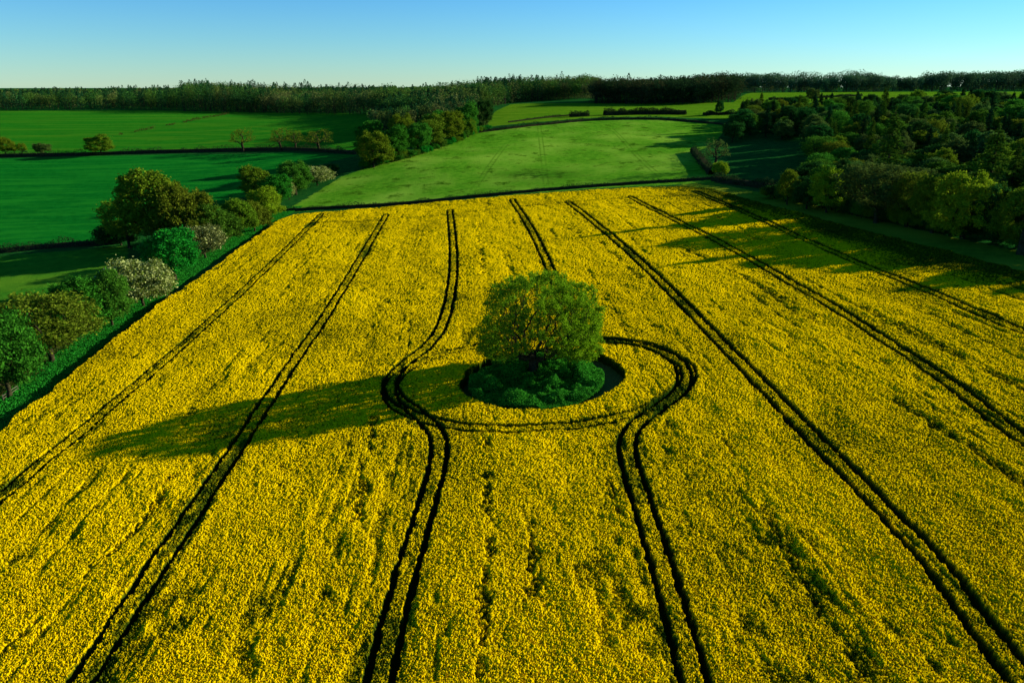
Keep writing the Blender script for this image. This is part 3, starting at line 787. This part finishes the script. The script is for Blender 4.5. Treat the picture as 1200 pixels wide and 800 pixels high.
for i in range(len(rowl)):
    x, y = rowl[i] + np.array([rs.uniform(-3, -1), rs.uniform(0, 2)])
    put_tree('bush', rs.choice(['bush_a', 'bush_b']), x, y, rs.uniform(3.5, 6), rs.uniform(6, 9), rs.choice([L_EMER, L_GREEN, L_OLIVE]), 'low bush filling in beneath the tree row beside the meadow', 'bush', 'bushes beneath the meadow tree row')

# ------------------------------------------------------------------ the wood on the right, tree by tree
def in_poly(x, y, P): return float(sdf(np.array([x]), np.array([y]), P)[0]) > 0
front = pix([(935, 226), (960, 236), (1020, 248), (1090, 262), (1160, 275), (1240, 290)])
back = pix([(905, 163), (862, 156)])
WOOD = np.vstack([front, [[300, 215], [420, 300], [430, 520], [250, 600], [175, 590]], back[::-1], pix([(950, 168), (955, 205)])])
rr = random.Random(77)
placed = [tuple(at(px, b)) for _, _, px, b, *_ in TM[26:]]
count = 0
tries = 0
while count < 290 and tries < 20000:
    tries += 1
    x, y = rr.uniform(90, 430), rr.uniform(190, 600)
    if not in_poly(x, y, WOOD): continue
    if x > .70 * (y + 15): continue
    sp = 8.2 + (y - 200) * .010
    if any((x - a) ** 2 + (y - b) ** 2 < sp * sp for a, b in placed): continue
    placed.append((x, y)); count += 1
    u = rr.random(); tall = 12 + 6 * rr.random() + (3 if u < .38 else 0)
    if y > 440: tall -= 2.0
    if x < 150 and y < 330: tall = min(tall, 11.0)
    if u < .22: put_tree('conifer_tree', rr.choice(['conifer_a', 'conifer_b']), x, y, tall, 7.5 + 2 * rr.random(), L_CONI, 'dark spired conifer massed inside the wood on the right', 'tree', 'dark conifers inside the wood on the right')
    elif u < .34: put_tree('larch_tree', 'larch_a', x, y, tall + 1, 8 + 2 * rr.random(), L_LARCH, 'light green larch massed inside the wood on the right', 'tree', 'larches inside the wood on the right')
    else:
        m = rr.choice([L_GREEN, L_OLIVE, L_GREY, L_DARK, L_OLIVE, L_GREEN, L_GREY, L_DARK, L_BROWN])
        put_tree('broadleaf_tree', rr.choice(['round_a', 'round_b', 'round_c', 'tall_a', 'open_a']), x, y, tall, 13 + 4 * rr.random(), m, 'broadleaf tree massed inside the wood on the right', 'tree', 'broadleaf trees inside the wood on the right')
print('wood', count)

# ------------------------------------------------------------------ far woods: masses of small trees
def lod(kind, rng):
    if kind == 'conifer':
        n = 260; t = rng.uniform(0, 1, n) ** .8; a = rng.uniform(0, 2 * PI, n); r = .27 * (1 - t) ** .8 * np.sqrt(rng.uniform(.2, 1, n)) + .01
        return np.c_[np.cos(a) * r, np.sin(a) * r, .12 + .88 * t]
    n = 380
    pts = []
    lob = [(rng.normal(0, .14, 2), rng.uniform(.45, .8), rng.uniform(.14, .24)) for _ in range(6)] + [(np.zeros(2), .6, .28)]
    for k in range(n):
        c, z, r = lob[rng.integers(len(lob))]
        v = rng.normal(0, 1, 3); v /= np.linalg.norm(v); v *= r * rng.uniform(.75, 1)
        pts.append((c[0] + v[0] * 1.15, c[1] + v[1] * 1.15, min(1.0, max(.02, z + v[2]))))
    P = np.array(pts)
    low = rng.random(n) < .12
    P[low, 2] *= rng.uniform(0.05, .8, low.sum())
    return P
LODS = {k: [lod(k, np.random.default_rng(100 + i)) for i in range(6)] for k in ('conifer', 'broad')}
def woodmass(name, poly, n, hmin, hmax, conif, tints, label, seed, size=1.1, wid=1.0, minsp=5.0, cat='wood'):
    rng = np.random.default_rng(seed)
    P = np.asarray(poly); lo, hi = P.min(0), P.max(0)
    xy = rng.uniform(lo, hi, (n * 12, 2)); xy = xy[sdf(xy[:, 0], xy[:, 1], P) > 0]
    grid = {}; keep = []
    for p in xy:
        c = (int(p[0] // minsp), int(p[1] // minsp))
        if c in grid: continue
        grid[c] = 1; keep.append(p)
        if len(keep) >= n: break
    xy = np.array(keep); print(name, len(xy))
    zz = H(xy[:, 0], xy[:, 1])
    C, T, S, TV, TQ = [], [], [], [], []
    for i, (p, z) in enumerate(zip(xy, zz)):
        con = rng.random() < conif * (1.6 * vnoise(p[:1] * .012, p[1:] * .012, 3)[0])
        h = (hmin + (hmax - hmin) * np.clip(1.6 * (fbm(p[:1] * .015, p[1:] * .015, 23, 3)[0] - .5) + .5 + rng.normal(0, .12), -.2, 1.25)) * (1.05 if con else 1.0)
        if con: tint = np.array((.009, .042, .012)) * rng.uniform(.8, 2.0)
        else: tint = np.array(tints[int((fbm(p[:1] * .02, p[1:] * .02, 11, 3)[0] * 2.4 + rng.uniform(0, .45)) * len(tints)) % len(tints)]) * rng.uniform(.9, 1.6)
        q = LODS['conifer' if con else 'broad'][rng.integers(6)]
        a = rng.uniform(0, 2 * PI); ca, sa = math.cos(a), math.sin(a); w = h * wid * rng.uniform(.85, 1.15)
        C.append(np.c_[(q[:, 0] * ca - q[:, 1] * sa) * w + p[0], (q[:, 0] * sa + q[:, 1] * ca) * w + p[1], q[:, 2] * h + z])
        T.append(np.tile(tint, (len(q), 1)) * rng.uniform(.7, 1.3, (len(q), 1))); S.append(np.full(len(q), size * (.9 if con else 1.0)))
        # trunk
        b = len(TV); r = .25
        for zz_, r_ in ((z - .5, r), (z + h * .6, r * .5)):
            for k in range(4): TV.append((p[0] + r_ * math.cos(k * PI / 2), p[1] + r_ * math.sin(k * PI / 2), zz_))
        for k in range(4): TQ.append((b + k, b + (k + 1) % 4, b + 4 + (k + 1) % 4, b + 4 + k))
    C = np.vstack(C); T = np.vstack(T); S = np.concatenate(S)
    V, Q = cards(rng, C, S, up=.5)
    nv = len(V)
    V = np.vstack([V, TV]); Q2 = np.vstack([Q, np.array(TQ) + nv]); T = np.vstack([T, np.tile((.03, .026, .018), (len(TQ), 1))])
    me = mesh_np(name, V, Q2, [L_TINT], False, {'tint': ('FACE', T)})
    tag(link(name, me), label, cat, kind='stuff')
GREENS = [(.022, .080, .012), (.045, .100, .012), (.032, .105, .014), (.070, .110, .018), (.085, .105, .026), (.018, .065, .014)]
def W(pts): return np.array([at(*p) for p in pts])
def deep(pts, dy):
    a = W(pts); b = a.copy(); b *= (1 + dy / a[:, 1:2]); return np.vstack([a, b[::-1]])
woodmass('woodland', deep([(-260, 130), (-60, 129.5), (100, 129), (215, 130)], 230), 900, 15, 24, .5, GREENS, 'mixed conifer wood along the skyline behind the upper left pasture', 41, minsp=8)
woodmass('woodland', deep([(215, 131.5), (330, 133), (430, 134), (470, 140)], 250), 700, 18, 30, .5, GREENS, 'tall dark wood on the skyline left of centre, behind the pasture', 42, minsp=7)
woodmass('woodland', deep([(452, 150), (500, 146), (560, 132), (600, 121), (660, 117), (700, 116)], 260), 800, 15, 27, .35, GREENS, 'mixed wood behind the meadow row reaching the skyline at the centre', 43, minsp=7.5)
woodmass('woodland', deep([(697, 121.5), (740, 122.5), (800, 122.5), (862, 119.5)], 90), 330, 15, 24, .05, [(.014, .034, .010), (.040, .045, .014), (.020, .045, .012)], 'dark copse standing in the far field right of centre', 44, minsp=6.5)
woodmass('woodland', deep([(860, 108.8), (960, 108.4), (1080, 107.5), (1200, 106.5), (1330, 106)], 60), 420, 17, 27, .0, [(.028, .080, .030), (.045, .090, .034), (.035, .085, .030)], 'thin belt of tall trees along the skyline on the right', 45, minsp=7, wid=.8)
woodmass('woodland', deep([(440, 160), (470, 158), (520, 150), (555, 140)], 60), 160, 13, 18, .25, GREENS, 'trees filling in directly behind the meadow row', 46, size=.9, minsp=6)
woodmass('woodland', np.array([[-3000, 1600], [-1200, 1250], [1500, 1300], [3000, 1700], [3000, 1900], [0, 1700], [-3000, 1900]]), 1500, 14, 18, .1, GREENS, 'faint woods on the farthest skyline', 47, size=2.5, minsp=16)
# small wooden rail in the bottom left hedgerow
def rail():
    p, q = at(4, 470), at(22, 458)
    root = link('fence_rail', None, None, (p[0], p[1], h1(*p))); tag(root, 'short weathered wooden rail fence under the leftmost emerald tree', 'fence')
    d = np.array([q[0] - p[0], q[1] - p[1], h1(*q) - h1(*p)])
    def bar(nm, a, b, r):
        V, Q = tubes(np.array([a, (np.array(a) + np.array(b)) / 2, b]), np.array([-1, 0, 1]), np.array([r, r, r * .95]), 6, 0, False)
        link(nm, mesh_np(nm, V, Q, [BARKP], True), root)
    bar('rail', np.array([0, 0, .9]), d + [0, 0, 1.0], .06); bar('rail', np.array([0, 0, .45]), d + [0, 0, .55], .05)
    for t in (.02, .5, .98): bar('post', d * t - [0, 0, .2], d * t + [0, 0, 1.15], .07)
rail()

# ------------------------------------------------------------------ light, sky, camera
SUN_AZ = R(71.0); SUN_EL = R(17.0)
world = bpy.data.worlds.new('World'); scene.world = world; world.use_nodes = True
nt = world.node_tree; nt.nodes.clear()
sky = nt.nodes.new('ShaderNodeTexSky'); sky.sky_type = 'NISHITA'; sky.sun_disc = False
sky.sun_elevation = SUN_EL; sky.sun_rotation = SUN_AZ; sky.air_density = 1.0; sky.dust_density = .0; sky.ozone_density = 4.0
bg = nt.nodes.new('ShaderNodeBackground'); bg.inputs[1].default_value = .075
out = nt.nodes.new('ShaderNodeOutputWorld'); tn = nt.nodes.new('ShaderNodeMix'); tn.data_type = 'RGBA'; tn.blend_type = 'MULTIPLY'; tn.inputs[0].default_value = 1; tc = nt.nodes.new('ShaderNodeTexCoord'); sx = nt.nodes.new('ShaderNodeSeparateXYZ'); nt.links.new(tc.outputs['Generated'], sx.inputs[0])
cr = nt.nodes.new('ShaderNodeValToRGB'); nt.links.new(sx.outputs[2], cr.inputs[0])
cr.color_ramp.elements[0].position = 0.0; cr.color_ramp.elements[0].color = (.66, .97, 1.10, 1)
cr.color_ramp.elements[1].position = .16; cr.color_ramp.elements[1].color = (.24, .74, 1.22, 1)
e = cr.color_ramp.elements.new(.05); e.color = (.50, .90, 1.14, 1)
nt.links.new(cr.outputs[0], tn.inputs[7])
nt.links.new(sky.outputs[0], tn.inputs[6]); nt.links.new(tn.outputs[2], bg.inputs[0]); nt.links.new(bg.outputs[0], out.inputs[0])
sl = bpy.data.lights.new('sun', 'SUN'); sl.energy = 5.0; sl.angle = R(.5); sl.color = (1, .93, .78)
so = link('sun', sl); 
sd = Vector((math.sin(SUN_AZ) * math.cos(SUN_EL), math.cos(SUN_AZ) * math.cos(SUN_EL), math.sin(SUN_EL)))
so.rotation_euler = sd.to_track_quat('Z', 'Y').to_euler()
cam = bpy.data.cameras.new('camera'); cam.sensor_width = 36; cam.lens = 36 * F / 1200; cam.clip_end = 20000; cam.clip_start = .5
co = link('camera', cam); co.location = (0, 0, CAMZ); co.rotation_euler = (PI / 2 - PITCH, 0, 0)
scene.camera = co
vs = scene.view_settings; vs.view_transform = 'Standard'; vs.look = 'None'; vs.gamma = 1; vs.exposure = 1.0
scene.cycles.max_bounces = 6; scene.cycles.diffuse_bounces = 2; scene.cycles.transmission_bounces = 3
